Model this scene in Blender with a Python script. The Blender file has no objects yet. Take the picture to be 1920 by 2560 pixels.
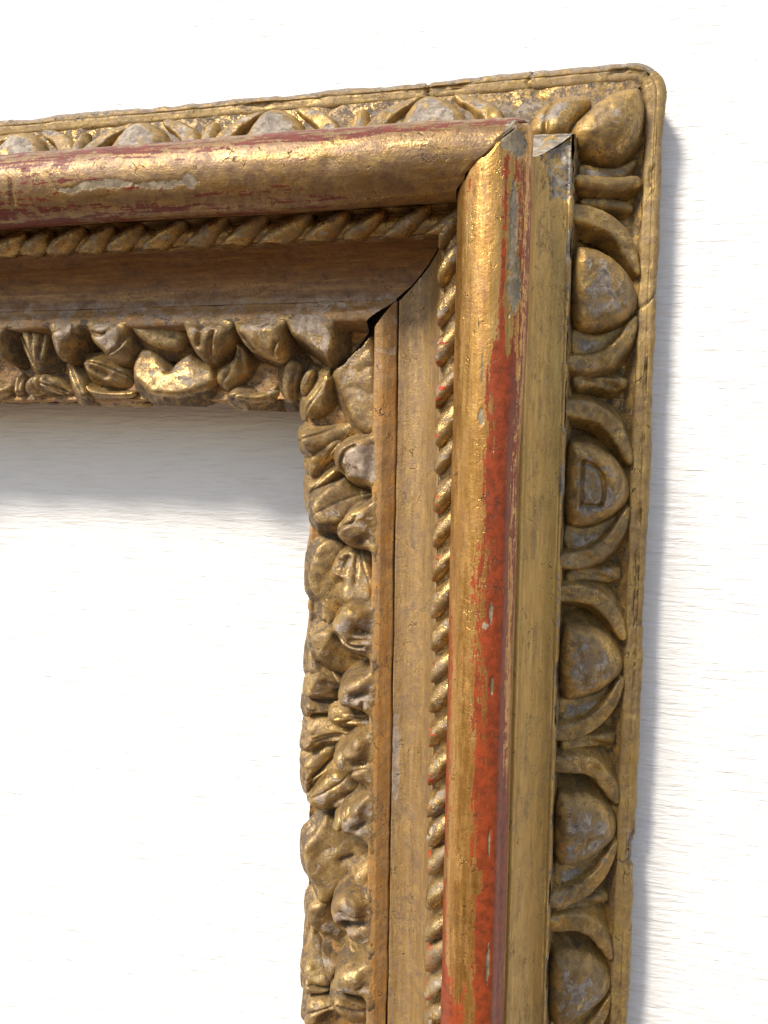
import bpy, math, random
import numpy as np
from mathutils import Matrix, Vector

scene = bpy.context.scene
# ------------------------------------------------------------------ camera
# Frame coordinates used below are centimetres: X right, Y up, Z out of the wall.
# World: x = X, y = -Z, z = Y, in metres.
CAM_C = (8.9136, -1.9749, 31.822)
CAM_R = (-0.0715, 0.2138, 0.0147)
cd = bpy.data.cameras.new("camera")
cam = bpy.data.objects.new("camera", cd)
scene.collection.objects.link(cam)
scene.camera = cam
cd.sensor_fit = 'VERTICAL'
cd.sensor_height = 36.0
cd.sensor_width = 27.0
cd.lens = 1859.0 / 2560.0 * 36.0
cd.clip_start = 0.01
cd.clip_end = 500
_m = (Matrix.Rotation(CAM_R[2], 4, 'Z') @ Matrix.Rotation(CAM_R[1], 4, 'Y') @ Matrix.Rotation(CAM_R[0], 4, 'X'))
cam.matrix_world = Matrix.Translation((CAM_C[0] * .01, -CAM_C[2] * .01, CAM_C[1] * .01)) @ Matrix.Rotation(math.radians(90), 4, 'X') @ _m

# ------------------------------------------------------------------ light
SUN = Vector((-0.66, -1.0, 1.12)).normalized()      # towards the sun
w = bpy.data.worlds.new("World")
scene.world = w
w.use_nodes = True
nt = w.node_tree
sky = nt.nodes.new('ShaderNodeTexSky')
sky.sky_type = 'NISHITA'
sky.sun_disc = False
sky.sun_elevation = math.asin(SUN.z)
sky.sun_rotation = math.atan2(SUN.x, SUN.y)
sky.air_density = 1.0
sky.dust_density = 0.8
sky.ozone_density = 1.0
bg = nt.nodes['Background']
bg.inputs['Strength'].default_value = 0.135
nt.links.new(sky.outputs[0], bg.inputs['Color'])
ld = bpy.data.lights.new("sun", 'SUN')
ld.energy = 4.2
ld.angle = math.radians(13.0)
ld.color = (1.0, 0.93, 0.82)
sun = bpy.data.objects.new("sun", ld)
scene.collection.objects.link(sun)
sun.rotation_euler = SUN.to_track_quat('Z', 'Y').to_euler()
scene.view_settings.view_transform = 'Standard'
scene.view_settings.look = 'None'
scene.view_settings.exposure = 0.55
scene.view_settings.gamma = 1.0
scene.render.engine = 'CYCLES'

# ------------------------------------------------------------------ numpy noise
def _h(ix, iy, iz, seed):
    n = (ix * 374761393 + iy * 668265263 + iz * 2147483647 + seed * 974634777) & 0xffffffff
    n = ((n ^ (n >> 13)) * 1274126177) & 0xffffffff
    n = (n ^ (n >> 16)) & 0xffffffff
    return n.astype(np.float64) / 4294967295.0
def vnoise(x, y, z=None, seed=0):
    x = np.asarray(x, float); y = np.asarray(y, float)
    if z is None: z = np.zeros_like(x)
    z = np.asarray(z, float)
    x, y, z = np.broadcast_arrays(x, y, z)
    ix = np.floor(x).astype(np.int64); iy = np.floor(y).astype(np.int64); iz = np.floor(z).astype(np.int64)
    fx, fy, fz = x - ix, y - iy, z - iz
    fx = fx * fx * (3 - 2 * fx); fy = fy * fy * (3 - 2 * fy); fz = fz * fz * (3 - 2 * fz)
    r = 0
    for a in (0, 1):
        for b in (0, 1):
            for c in (0, 1):
                r = r + _h(ix + a, iy + b, iz + c, seed) * (fx if a else 1 - fx) * (fy if b else 1 - fy) * (fz if c else 1 - fz)
    return r
def fbm(x, y, z=None, seed=0, octv=4):
    r = 0; a = .5; t = 0
    for i in range(octv):
        k = 2.03 ** i
        r = r + a * vnoise(np.asarray(x) * k, np.asarray(y) * k, None if z is None else np.asarray(z) * k, seed + 17 * i)
        t += a; a *= .55
    return r / t
def sstep(a, b, x):
    t = np.clip((x - a) / (b - a), 0, 1)
    return t * t * (3 - 2 * t)

# ------------------------------------------------------------------ materials
class NB:
    """small helper to write node graphs"""
    def __init__(s, name):
        s.m = bpy.data.materials.new(name); s.m.use_nodes = True
        s.t = s.m.node_tree; s.p = s.t.nodes['Principled BSDF']
    def put(s, sock, v):
        if v is None: return
        if isinstance(v, bpy.types.NodeSocket): s.t.links.new(v, sock)
        elif isinstance(v, (tuple, list)) and sock.type == 'RGBA' and len(v) == 3: sock.default_value = (*v, 1)
        else: sock.default_value = v
    def math(s, op, a, b=None, c=None, clamp=False):
        n = s.t.nodes.new('ShaderNodeMath'); n.operation = op; n.use_clamp = clamp
        s.put(n.inputs[0], a); s.put(n.inputs[1], b)
        if c is not None: s.put(n.inputs[2], c)
        return n.outputs[0]
    def vmath(s, op, a, b):
        n = s.t.nodes.new('ShaderNodeVectorMath'); n.operation = op
        s.put(n.inputs[0], a); s.put(n.inputs[1], b); return n.outputs[0]
    def mix(s, f, a, b, mode='MIX'):
        n = s.t.nodes.new('ShaderNodeMix'); n.data_type = 'RGBA'; n.blend_type = mode
        s.put(n.inputs[0], f); s.put(n.inputs[6], a); s.put(n.inputs[7], b); return n.outputs[2]
    def mixf(s, f, a, b):
        n = s.t.nodes.new('ShaderNodeMix'); n.data_type = 'FLOAT'
        s.put(n.inputs[0], f); s.put(n.inputs[2], a); s.put(n.inputs[3], b); return n.outputs[0]
    def noise(s, vec, scale, detail=4, rough=.55, dist=0):
        n = s.t.nodes.new('ShaderNodeTexNoise'); s.put(n.inputs['Vector'], vec)
        n.inputs['Scale'].default_value = scale; n.inputs['Detail'].default_value = detail
        n.inputs['Roughness'].default_value = rough; n.inputs['Distortion'].default_value = dist
        return n.outputs['Fac'], n.outputs['Color']
    def voro(s, vec, scale, feature='DISTANCE_TO_EDGE', rnd=1):
        n = s.t.nodes.new('ShaderNodeTexVoronoi'); n.feature = feature; s.put(n.inputs['Vector'], vec)
        n.inputs['Scale'].default_value = scale; n.inputs['Randomness'].default_value = rnd
        return n.outputs['Distance']
    def ramp(s, v, lo, hi):
        n = s.t.nodes.new('ShaderNodeMapRange'); n.interpolation_type = 'SMOOTHSTEP'
        s.put(n.inputs[0], v); s.put(n.inputs[1], lo); s.put(n.inputs[2], hi)
        n.inputs[3].default_value = 0; n.inputs[4].default_value = 1; return n.outputs[0]
    def attr(s, name):
        n = s.t.nodes.new('ShaderNodeAttribute'); n.attribute_name = name; return n
    def bump(s, h, strength, dist, nrm=None):
        n = s.t.nodes.new('ShaderNodeBump'); s.put(n.inputs['Height'], h)
        n.inputs['Strength'].default_value = strength; n.inputs['Distance'].default_value = dist
        if nrm is not None: s.put(n.inputs['Normal'], nrm)
        return n.outputs[0]
    def cm(s):
        n = s.t.nodes.new('ShaderNodeTexCoord')
        return s.vmath('MULTIPLY', n.outputs['Object'], (100, 100, 100))

def gilt(name, lo=(.26, .15, .05), mid=(.56, .35, .11), hi=(.80, .56, .22), metal=.8, rough=.38,
         red=(.40, .055, .02), red2=(.20, .035, .02), grey=(.40, .335, .265), grey2=(.62, .56, .48),
         bole=0.0, worn=0.0, dirt_shade=0.0, streak=.5, crack=.5, bumpk=1.0, dust=0.0, wsoft=.16, glaze=.5, freq=1.0, glazec=(.25, .165, .08), glazec2=(.16, .13, .10)):
    """aged water gilding over red bole and gesso: gold, red where rubbed, grey-white where the gold is gone, grime, craquelure.
    vertex colour 'mask' (R bole, G bare gesso/wood, B grime and painted recess shade) biases where each shows; 'rail' runs along the moulding."""
    k = .86
    lo, mid, hi, grey, grey2, glazec, glazec2 = [tuple(c * k for c in v) for v in (lo, mid, hi, grey, grey2, glazec, glazec2)]
    n = NB(name)
    co = n.cm()
    rl = n.attr('rail').outputs['Vector']
    mk = n.attr('mask')
    sep = n.t.nodes.new('ShaderNodeSeparateColor'); n.put(sep.inputs[0], mk.outputs['Color'])
    R, G, B = sep.outputs[0], sep.outputs[1], sep.outputs[2]
    lng = n.vmath('MULTIPLY', rl, (.22, 3.2, 1))
    st, _ = n.noise(lng, 1.4, 6, .62)
    st2, _ = n.noise(n.vmath('MULTIPLY', rl, (.9, 7.5, 1)), 1.1, 5, .6)
    n1, _ = n.noise(co, .8 * freq, 6, .6, .3)
    n2, _ = n.noise(co, 3.4 * freq, 6, .65, .4)
    n3, _ = n.noise(co, 14 * freq, 4, .6)
    n4, _ = n.noise(n.vmath('ADD', co, (31, 7, 3)), 1.6 * freq, 7, .65, .6)
    f = n.math('ADD', n.math('MULTIPLY', n.mixf(streak, n1, st), .55), n.math('MULTIPLY', n.mixf(streak, n2, st2), .45))
    gold = n.mix(n.ramp(f, .30, .52), lo, mid)
    gold = n.mix(n.ramp(f, .48, .68), gold, hi)
    gold = n.mix(n.math('MULTIPLY', n.ramp(n3, .48, .75), .28), gold, lo)
    # bole
    rb = n.math('ADD', n.math('ADD', R, bole - .5), n.math('ADD', n.math('MULTIPLY', n.math('SUBTRACT', n.mixf(.6, n2, st2), .5), 2.2), n.math('ADD', n.math('MULTIPLY', n.math('SUBTRACT', st, .5), 1.6), n.math('MULTIPLY', n.math('SUBTRACT', n3, .5), .5))))
    mb = n.ramp(rb, -.02, .16)
    redc = n.mix(n.ramp(n2, .35, .65), red2, red)
    # bare gesso / worn wood
    wn = n.math('ADD', n.math('ADD', G, worn - .5), n.math('ADD', n.math('MULTIPLY', n.math('SUBTRACT', n4, .5), 2.0), n.math('MULTIPLY', n.math('SUBTRACT', n3, .5), .5)))
    if dust:
        gn = n.t.nodes.new('ShaderNodeNewGeometry'); sx = n.t.nodes.new('ShaderNodeSeparateXYZ'); n.put(sx.inputs[0], gn.outputs['Normal'])
        wn = n.math('ADD', wn, n.math('MULTIPLY', n.math('SUBTRACT', n.ramp(sx.outputs[2], -.1, .75), .3), dust))
    mw = n.ramp(wn, 0, wsoft)
    greyc = n.mix(n.ramp(n2, .38, .66), grey, grey2)
    greyc = n.mix(n.math('MULTIPLY', n.ramp(n1, .4, .62), .55), greyc, (.20, .165, .13))
    # grime, with recess shade painted into the same dark layer
    dn = n.math('ADD', n.math('ADD', B, dirt_shade - .5), n.math('ADD', n.math('MULTIPLY', n.math('SUBTRACT', n2, .5), 1.5), n.math('MULTIPLY', n.math('SUBTRACT', n3, .5), .7)))
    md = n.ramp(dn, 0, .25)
    # craquelure
    wob = n.vmath('ADD', n.vmath('MULTIPLY', rl, (1.0, 1.6, 1)), n.vmath('MULTIPLY', n.noise(co, 2.2, 3)[1], (.8, .8, .8)))
    v1 = n.voro(wob, 1.3); v2 = n.voro(n.vmath('MULTIPLY', wob, (1, 1.0, 1)), 3.6)
    c1 = n.math('MULTIPLY', n.math('SUBTRACT', 1, n.ramp(v1, .004, .03)), n.ramp(n4, .53, .63))
    c2 = n.math('MULTIPLY', n.math('SUBTRACT', 1, n.ramp(v2, .01, .05)), n.ramp(n1, .56, .66))
    ck = n.math('MULTIPLY', n.math('MAXIMUM', c1, n.math('MULTIPLY', c2, .7)), crack)
    pit = n.voro(co, 4.2, 'F1')
    pt = n.math('MULTIPLY', n.math('SUBTRACT', 1, n.ramp(pit, .05, .12)), n.ramp(n2, .50, .62))
    # dull toning glaze in patches over the leaf
    n5, _ = n.noise(n.vmath('ADD', co, (11, 47, 23)), .9 * freq, 8, .68, .8)
    n6, _ = n.noise(n.vmath('MULTIPLY', rl, (.35, 2.2, 1)), 1.6, 7, .65)
    gz = n.math('ADD', n.mixf(streak * .7, n5, n6), n.math('MULTIPLY', n.math('SUBTRACT', n3, .5), .35))
    gm = n.ramp(n.math('ADD', gz, glaze - .5), .42, .58)
    gcol = n.mix(n.ramp(n2, .38, .64), glazec, glazec2)
    gcol = n.mix(n.ramp(n4, .45, .65), gcol, mid)
    gold = n.mix(n.math('MULTIPLY', gm, .85), gold, gcol)
    col = n.mix(mb, gold, redc)
    col = n.mix(mw, col, greyc)
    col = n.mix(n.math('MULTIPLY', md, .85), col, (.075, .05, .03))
    col = n.mix(n.math('MAXIMUM', ck, n.math('MULTIPLY', pt, .85)), col, (.04, .025, .015))
    n.put(n.p.inputs['Base Color'], col)
    mt = n.math('MULTIPLY', n.math('MULTIPLY', n.math('SUBTRACT', 1, mb), n.math('SUBTRACT', 1, mw)), n.math('SUBTRACT', 1, n.math('MULTIPLY', md, .9)))
    mt = n.math('MULTIPLY', mt, n.math('SUBTRACT', 1, n.math('MULTIPLY', gm, .62)))
    n.put(n.p.inputs['Metallic'], n.math('MULTIPLY', mt, metal))
    ro = n.math('ADD', rough, n.math('MULTIPLY', n.math('SUBTRACT', n2, .5), .45))
    ro = n.math('ADD', ro, n.math('MULTIPLY', gm, .16))
    ro = n.mixf(mb, ro, .44)
    ro = n.mixf(n.math('MAXIMUM', mw, md), ro, .72)
    n.put(n.p.inputs['Roughness'], ro)
    n.put(n.p.inputs['Specular IOR Level'], n.mixf(n.math('MAXIMUM', mb, mw), .5, .22))
    h = n.math('ADD', n.math('MULTIPLY', n2, .5), n.math('ADD', n.math('MULTIPLY', n3, .22), n.math('MULTIPLY', st2, .25 * streak)))
    h = n.math('SUBTRACT', h, n.math('MULTIPLY', ck, .55))
    h = n.math('SUBTRACT', h, n.math('MULTIPLY', mw, .30))
    h = n.math('ADD', h, n.math('MULTIPLY', n5, .5 * (1 - streak)))
    h = n.math('SUBTRACT', h, n.math('MULTIPLY', mb, .04))
    n.put(n.p.inputs['Normal'], n.bump(h, .55 * bumpk, .0011))
    return n.m

M = {
 'torus_right': gilt('burnished_gold_rubbed_to_red_bole', lo=(.26, .12, .03), mid=(.50, .26, .065), hi=(.82, .54, .20), rough=.31, metal=.8, streak=.9, crack=.8, red=(.26, .045, .012), red2=(.15, .030, .009), bumpk=.75, grey=(.15, .115, .06), grey2=(.34, .27, .165), glaze=.44, glazec=(.36, .19, .06), glazec2=(.22, .11, .04)),
 'torus_top': gilt('burnished_gold_rubbed_to_plum_bole', lo=(.15, .075, .025), mid=(.31, .18, .055), hi=(.60, .42, .16), rough=.30, metal=.7, streak=.85, crack=1, red=(.15, .027, .014), red2=(.085, .015, .009), bumpk=.8, grey=(.20, .15, .09), grey2=(.42, .34, .23), glaze=.56, glazec=(.21, .12, .045), glazec2=(.12, .06, .03)),
 'rope': gilt('gilded_rope', lo=(.14, .08, .03), mid=(.40, .25, .085), hi=(.74, .53, .22), worn=.04, dirt_shade=.10, rough=.28, streak=.1, freq=1.5, dust=.12, grey=(.20, .155, .115), grey2=(.48, .39, .29), glaze=.48),
 'cove': gilt('gilded_cove', wsoft=.45, lo=(.18, .10, .04), mid=(.36, .22, .08), hi=(.52, .35, .13), rough=.45, metal=.42, streak=.95, worn=-.08, crack=.8, grey=(.24, .17, .12), grey2=(.40, .31, .225), glaze=.52, glazec=(.28, .175, .08), glazec2=(.17, .11, .065)),
 'cove_top': gilt('toned_gilded_cove', wsoft=.75, lo=(.12, .05, .018), mid=(.24, .115, .035), hi=(.40, .24, .075), rough=.48, metal=.35, streak=.95, worn=-.10, crack=.5, grey=(.33, .24, .17), grey2=(.48, .37, .28), glaze=.5, glazec=(.18, .09, .035), glazec2=(.10, .05, .025)),
 'leaf': gilt('carved_gold_worn_to_gesso', lo=(.17, .10, .04), mid=(.44, .28, .095), hi=(.82, .60, .27), worn=.12, dirt_shade=.07, rough=.34, metal=.7, streak=.0, crack=.8, grey=(.27, .195, .135), grey2=(.54, .43, .32), dust=.16, glaze=.55, glazec=(.25, .155, .065), glazec2=(.10, .065, .038), freq=1.0),
 'ledge': gilt('gilded_ledge', wsoft=.35, lo=(.24, .10, .022), mid=(.47, .235, .06), hi=(.60, .37, .13), worn=-.04, rough=.45, metal=.4, streak=.85, crack=1, grey=(.36, .25, .165), grey2=(.52, .40, .29), glaze=.55, glazec=(.33, .20, .085), glazec2=(.22, .125, .055)),
 'frieze': gilt('matt_gilded_frieze', lo=(.33, .19, .05), mid=(.50, .31, .085), hi=(.64, .425, .135), worn=-.22, dirt_shade=-.08, rough=.42, metal=.55, streak=.85, crack=.9, bumpk=.7, glaze=.45, glazec=(.38, .235, .07), glazec2=(.26, .16, .055), grey=(.17, .135, .10), grey2=(.50, .44, .35)),
 'egg': gilt('carved_gold_under_grey_dust', lo=(.17, .10, .035), mid=(.50, .30, .08), hi=(.82, .56, .19), worn=.12, dirt_shade=.10, rough=.33, metal=.7, streak=.0, crack=.8, grey=(.19, .15, .115), grey2=(.46, .385, .295), dust=.28, glaze=.56, glazec=(.25, .155, .052), glazec2=(.095, .062, .033), freq=.9),
 'edge': gilt('gilded_outer_edge', lo=(.21, .125, .04), mid=(.38, .25, .075), hi=(.56, .38, .13), worn=.02, dirt_shade=.06, rough=.45, metal=.5, streak=.8, crack=1, grey=(.20, .15, .11), grey2=(.38, .30, .22), dust=.30, glaze=.56, glazec=(.29, .18, .07), glazec2=(.17, .11, .055)),
}
def mat_wood():
    n = NB('old_dark_wood'); co = n.cm()
    f, _ = n.noise(n.vmath('MULTIPLY', co, (1, 1, 1)), 1.5, 6)
    n.put(n.p.inputs['Base Color'], n.mix(f, (.035, .02, .012), (.10, .065, .04)))
    n.p.inputs['Roughness'].default_value = .85
    n.put(n.p.inputs['Normal'], n.bump(f, .5, .001)); return n.m
M['wood'] = mat_wood()
def mat_wall():
    n = NB('white_painted_boards'); co = n.cm()
    a = n.vmath('MULTIPLY', co, (1.1, 1, 6.5))
    f1, fc = n.noise(a, 1.1, 7, .62, .5)
    f2, _ = n.noise(n.vmath('MULTIPLY', co, (2.2, 1, 10)), 1.1, 5, .6, .3)
    f3, _ = n.noise(co, .35, 4)
    # short paint ridges with torn ends
    rd = n.voro(n.vmath('ADD', n.vmath('MULTIPLY', co, (.55, 1, 5.2)), n.vmath('MULTIPLY', fc, (1.2, 0, 1.2))), 1.0, 'F1')
    h = n.math('ADD', n.math('MULTIPLY', f1, .8), n.math('ADD', n.math('MULTIPLY', f2, .35), n.math('MULTIPLY', rd, .45)))
    sp = n.voro(n.vmath('MULTIPLY', co, (.35, 1, 2.6)), 1.0, 'F1')
    spm = n.math('MULTIPLY', n.math('SUBTRACT', 1, n.ramp(sp, .03, .07)), n.ramp(f1, .55, .62))
    c = n.mix(f3, (.80, .775, .735), (.85, .825, .785))
    c = n.mix(n.math('MULTIPLY', spm, .12), c, (.35, .31, .26))
    n.put(n.p.inputs['Base Color'], c)
    n.p.inputs['Roughness'].default_value = .6
    n.put(n.p.inputs['Normal'], n.bump(h, .7, .0012)); return n.m
M['wall'] = mat_wall()
def mat_ground():
    n = NB('brown_bounce_ground'); co = n.cm()
    f, _ = n.noise(co, .05, 8)
    n.put(n.p.inputs['Base Color'], n.mix(f, (.12, .078, .045), (.17, .11, .066)))
    n.p.inputs['Roughness'].default_value = .9; return n.m
M['ground'] = mat_ground()

# ------------------------------------------------------------------ mesh building
def mesh_obj(name, V, F, mat, parent=None, rail=None, mask=None, label=None, kind=None):
    """V in frame cm (n,3); F (m,4) or (m,3) int"""
    V = np.asarray(V, float)
    W3 = np.stack([V[:, 0], -V[:, 2], V[:, 1]], 1) * .01
    me = bpy.data.meshes.new(name)
    F = np.asarray(F, np.int32); k = F.shape[1]
    me.vertices.add(len(W3)); me.vertices.foreach_set('co', W3.ravel())
    me.loops.add(F.size); me.loops.foreach_set('vertex_index', F.ravel())
    me.polygons.add(len(F)); me.polygons.foreach_set('loop_start', np.arange(0, F.size, k, dtype=np.int32))
    me.polygons.foreach_set('use_smooth', np.ones(len(F), bool))
    me.update(calc_edges=True)
    if rail is None: rail = V
    a = me.attributes.new('rail', 'FLOAT_VECTOR', 'POINT'); a.data.foreach_set('vector', np.asarray(rail, float).ravel())
    if mask is not None:
        c = me.attributes.new('mask', 'FLOAT_COLOR', 'POINT')
        mm = np.concatenate([np.clip(mask, 0, 1), np.ones((len(V), 1))], 1); c.data.foreach_set('color', mm.ravel())
    me.materials.append(mat)
    o = bpy.data.objects.new(name, me); scene.collection.objects.link(o)
    if parent: o.parent = parent
    if label: o['label'] = label
    if kind: o['kind'] = kind
    return o

def grid_faces(nr, nc, flip=False, keep=None):
    i, j = np.meshgrid(np.arange(nr - 1), np.arange(nc - 1), indexing='ij')
    a = i * nc + j
    F = np.stack([a, a + 1, a + nc + 1, a + nc], -1)
    if keep is not None: F = F[keep]
    F = F.reshape(-1, 4)
    return F[:, ::-1] if flip else F

def resample(pts, step):
    P = np.array(pts, float); out = [P[0]]
    for a, b in zip(P[:-1], P[1:]):
        n = max(1, int(math.ceil(np.hypot(*(b - a)) / step)))
        for k in range(1, n + 1): out.append(a + (b - a) * k / n)
    return np.array(out)
def bez(p0, p1, p2, n=16):
    return [tuple((1 - t) ** 2 * np.array(p0) + 2 * t * (1 - t) * np.array(p1) + t * t * np.array(p2)) for t in np.linspace(0, 1, n)]
def arc(cx, cz, r, a0, a1, n=40):
    return [(cx + r * math.cos(a), cz + r * math.sin(a)) for a in np.linspace(math.radians(a0), math.radians(a1), n)]

CR = 11.55
def round_corner(X, Y, CR=CR):
    px, py = X - CR, Y - CR
    k = (px > 0) & (py > 0)
    m = np.maximum(px, py); l = np.hypot(px, py) + 1e-9
    f = np.where(k, m / l, 1.0)
    return np.where(k, CR + px * f, X), np.where(k, CR + py * f, Y)

SMAX = {'R': 33.0, 'T': 24.0}
def strip(name, rail, pts, mat, parent, res=.06, ds=.08, disp=None, mask=None, gap=None, jag=0.0, label=None, cr=CR):
    P = resample(pts, res)
    d = np.gradient(P, axis=0); d /= (np.hypot(d[:, 0], d[:, 1])[:, None] + 1e-9)
    N = np.stack([-d[:, 1], d[:, 0]], 1)
    T = np.concatenate([[0], np.cumsum(np.hypot(*np.diff(P, axis=0).T))])
    L = SMAX[rail] + 12
    sg = np.concatenate([np.linspace(0, .6, 16)[:-1], np.arange(.6, L, ds)])
    SG, TT = np.meshgrid(sg, T, indexing='ij')
    U0 = np.broadcast_to(P[:, 0], SG.shape); Z0 = np.broadcast_to(P[:, 1], SG.shape)
    S = SG - U0
    D = disp(S, TT, U0, Z0, SG) if disp else np.zeros_like(S)
    U = U0 + N[:, 0] * D; Z = Z0 + N[:, 1] * D
    j = jag * (fbm(U0 * 1.7, U0 * 0, seed=5, octv=3) - .5) if jag else 0
    if rail == 'T': j = -j
    fall = np.clip(1 - SG / 3.0, 0, 1)
    g = gap(U0) if gap else 0
    S = -U + SG + (j + g) * fall
    mk = mask(S, TT, U0, Z0, SG) if mask else np.zeros(S.shape + (3,))
    if rail == 'R': X, Y = U, -S
    else: X, Y = -S, U
    X, Y = round_corner(X, Y, cr)
    V = np.stack([X, Y, Z], -1).reshape(-1, 3)
    rv = np.stack([S + (0 if rail == 'R' else 60), TT, U0 * 0 + 3.3], -1).reshape(-1, 3)
    F = grid_faces(len(sg), len(P), flip=(rail == 'R'))
    return mesh_obj(name, V, F, M[mat], parent, rv, mk.reshape(-1, 3), label)

def M3(r=0, g=0, b=0, like=None):
    z = np.zeros_like(like); return np.stack([z + r, z + g, z + b], -1)

def blob(S, U, s0, u0, rs, ru, seed=0, rag=.9):
    n = fbm(S * 3.2 + seed * 7, U * 6, seed=seed + 3, octv=5) - .5 + .6 * (fbm(S * 11, U * 13, seed=seed + 5, octv=3) - .5)
    d = 1 - np.sqrt(((S - s0) / rs) ** 2 + ((U - u0) / ru) ** 2) + n * rag
    return sstep(0, .18, d)

def chaikin(P, n=2, closed=True):
    P = np.array(P, float)
    for _ in range(n):
        Q = np.roll(P, -1, 0) if closed else P[1:]
        A = P if closed else P[:-1]
        P2 = np.stack([.75 * A + .25 * Q, .25 * A + .75 * Q], 1).reshape(-1, 2)
        P = P2 if closed else np.concatenate([P[:1], P2, P[-1:]])
    return P
def seg_dist(X, Y, P, closed):
    d = np.full(X.shape, 1e9); par = np.zeros(X.shape)
    n = len(P); m = n if closed else n - 1
    for i in range(m):
        a, b = P[i], P[(i + 1) % n]
        e = b - a; L2 = e @ e + 1e-12
        t = np.clip(((X - a[0]) * e[0] + (Y - a[1]) * e[1]) / L2, 0, 1)
        q = np.hypot(X - a[0] - t * e[0], Y - a[1] - t * e[1])
        k = q < d; d = np.where(k, q, d); par = np.where(k, (i + t) / m, par)
    return d, par
def inside(X, Y, P):
    r = np.zeros(X.shape, bool); n = len(P)
    for i in range(n):
        a, b = P[i], P[(i + 1) % n]
        c = ((a[1] > Y) != (b[1] > Y)) & (X < (b[0] - a[0]) * (Y - a[1]) / (b[1] - a[1] + 1e-12) + a[0])
        r ^= c
    return r

def lobe(name, parent, mat, poly=None, line=None, lw=None, rim=4.7, H=.4, w=.35, strokes=(), gr=.30, step=.055, seed=0,
         rough=.05, post=None, wall=3.2, worn=.5, cut=.26, label=None, bole=0.0, pw=.5, dish=0.0, tilt=None, dirt_shade=0.0, edge_dirt_shade=.30, tool=0.0):
    """a carved lobe: a pillow raised over its outline (or over a line with a width), steep sides running into the bed"""
    if poly is not None:
        P = chaikin(poly, 2)
    else:
        P = chaikin(line, 2, False)
    ww = 0 if lw is None else max(lw)
    x0, y0 = P.min(0) - .3 - ww; x1, y1 = P.max(0) + .3 + ww
    xs = np.arange(x0, x1 + step, step); ys = np.arange(y0, y1 + step, step)
    X, Y = np.meshgrid(xs, ys, indexing='ij')
    if poly is not None:
        d, _ = seg_dist(X, Y, P, True); sd = np.where(inside(X, Y, P), d, -d)
    else:
        d, par = seg_dist(X, Y, P, False)
        sd = np.interp(par, np.linspace(0, 1, len(lw)), lw) - d
    sd = sd + (fbm(X * 1.6, Y * 1.6, seed=seed) - .5) * .10
    r0 = rim(X, Y) if callable(rim) else rim
    t = np.clip(sd / w, 0, 1)
    Z = r0 + np.where(sd >= 0, H * (1 - (1 - t) ** 2) ** pw, sd * wall)
    gd = np.zeros_like(Z)
    Z = Z - dish * sstep(.6, 1.0, sd / max(float(sd.max()), .2))
    for pl, wd, dp in strokes:
        q, _ = seg_dist(X, Y, chaikin(pl, 2, False), False)
        e = np.exp(-(q / wd) ** 2); Z = Z - dp * e
        if wd < .3: gd = np.maximum(gd, e)
    Z = Z + (fbm(X * 1.1, Y * 1.1, seed=seed + 9, octv=3) - .5) * rough * 3 * (t > 0) + (fbm(X * 4, Y * 4, seed=seed + 3, octv=3) - .5) * rough * .8
    if tool: Z = Z + tool * (np.abs(fbm(X * 1.3 + 7, Y * 1.3, seed=seed + 31, octv=2) - .5) * 3 - .3) * t
    if tilt:
        xc, yc = P.mean(0); Z = Z + tilt[0] * np.clip((X - xc) * tilt[1] + (Y - yc) * tilt[2], -1, 1)
    if post: Z = post(X, Y, Z)
    hi = np.clip(t * 1.2, 0, 1)
    mk = np.stack([np.zeros_like(Z) + bole, worn * sstep(.35, 1, hi) * (1 - gd * .6) + .0 * Z,
                   np.maximum(edge_dirt_shade * sstep(.07, .0, sd), gr * gd) + dirt_shade], -1)  # flanks and cuts darkened: hollow shade painted in along with grime
    ok = sd > -cut
    keep = ok[:-1, :-1] | ok[1:, :-1] | ok[:-1, 1:] | ok[1:, 1:]
    X, Y = round_corner(X, Y)
    V = np.stack([X, Y, Z], -1).reshape(-1, 3)
    F = grid_faces(len(xs), len(ys), flip=True, keep=keep)
    used = np.unique(F); idx = np.zeros(len(V), np.int64); idx[used] = np.arange(len(used))
    return mesh_obj(name, V[used], idx[F], M[mat], parent, None, mk.reshape(-1, 3)[used], label)

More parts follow.
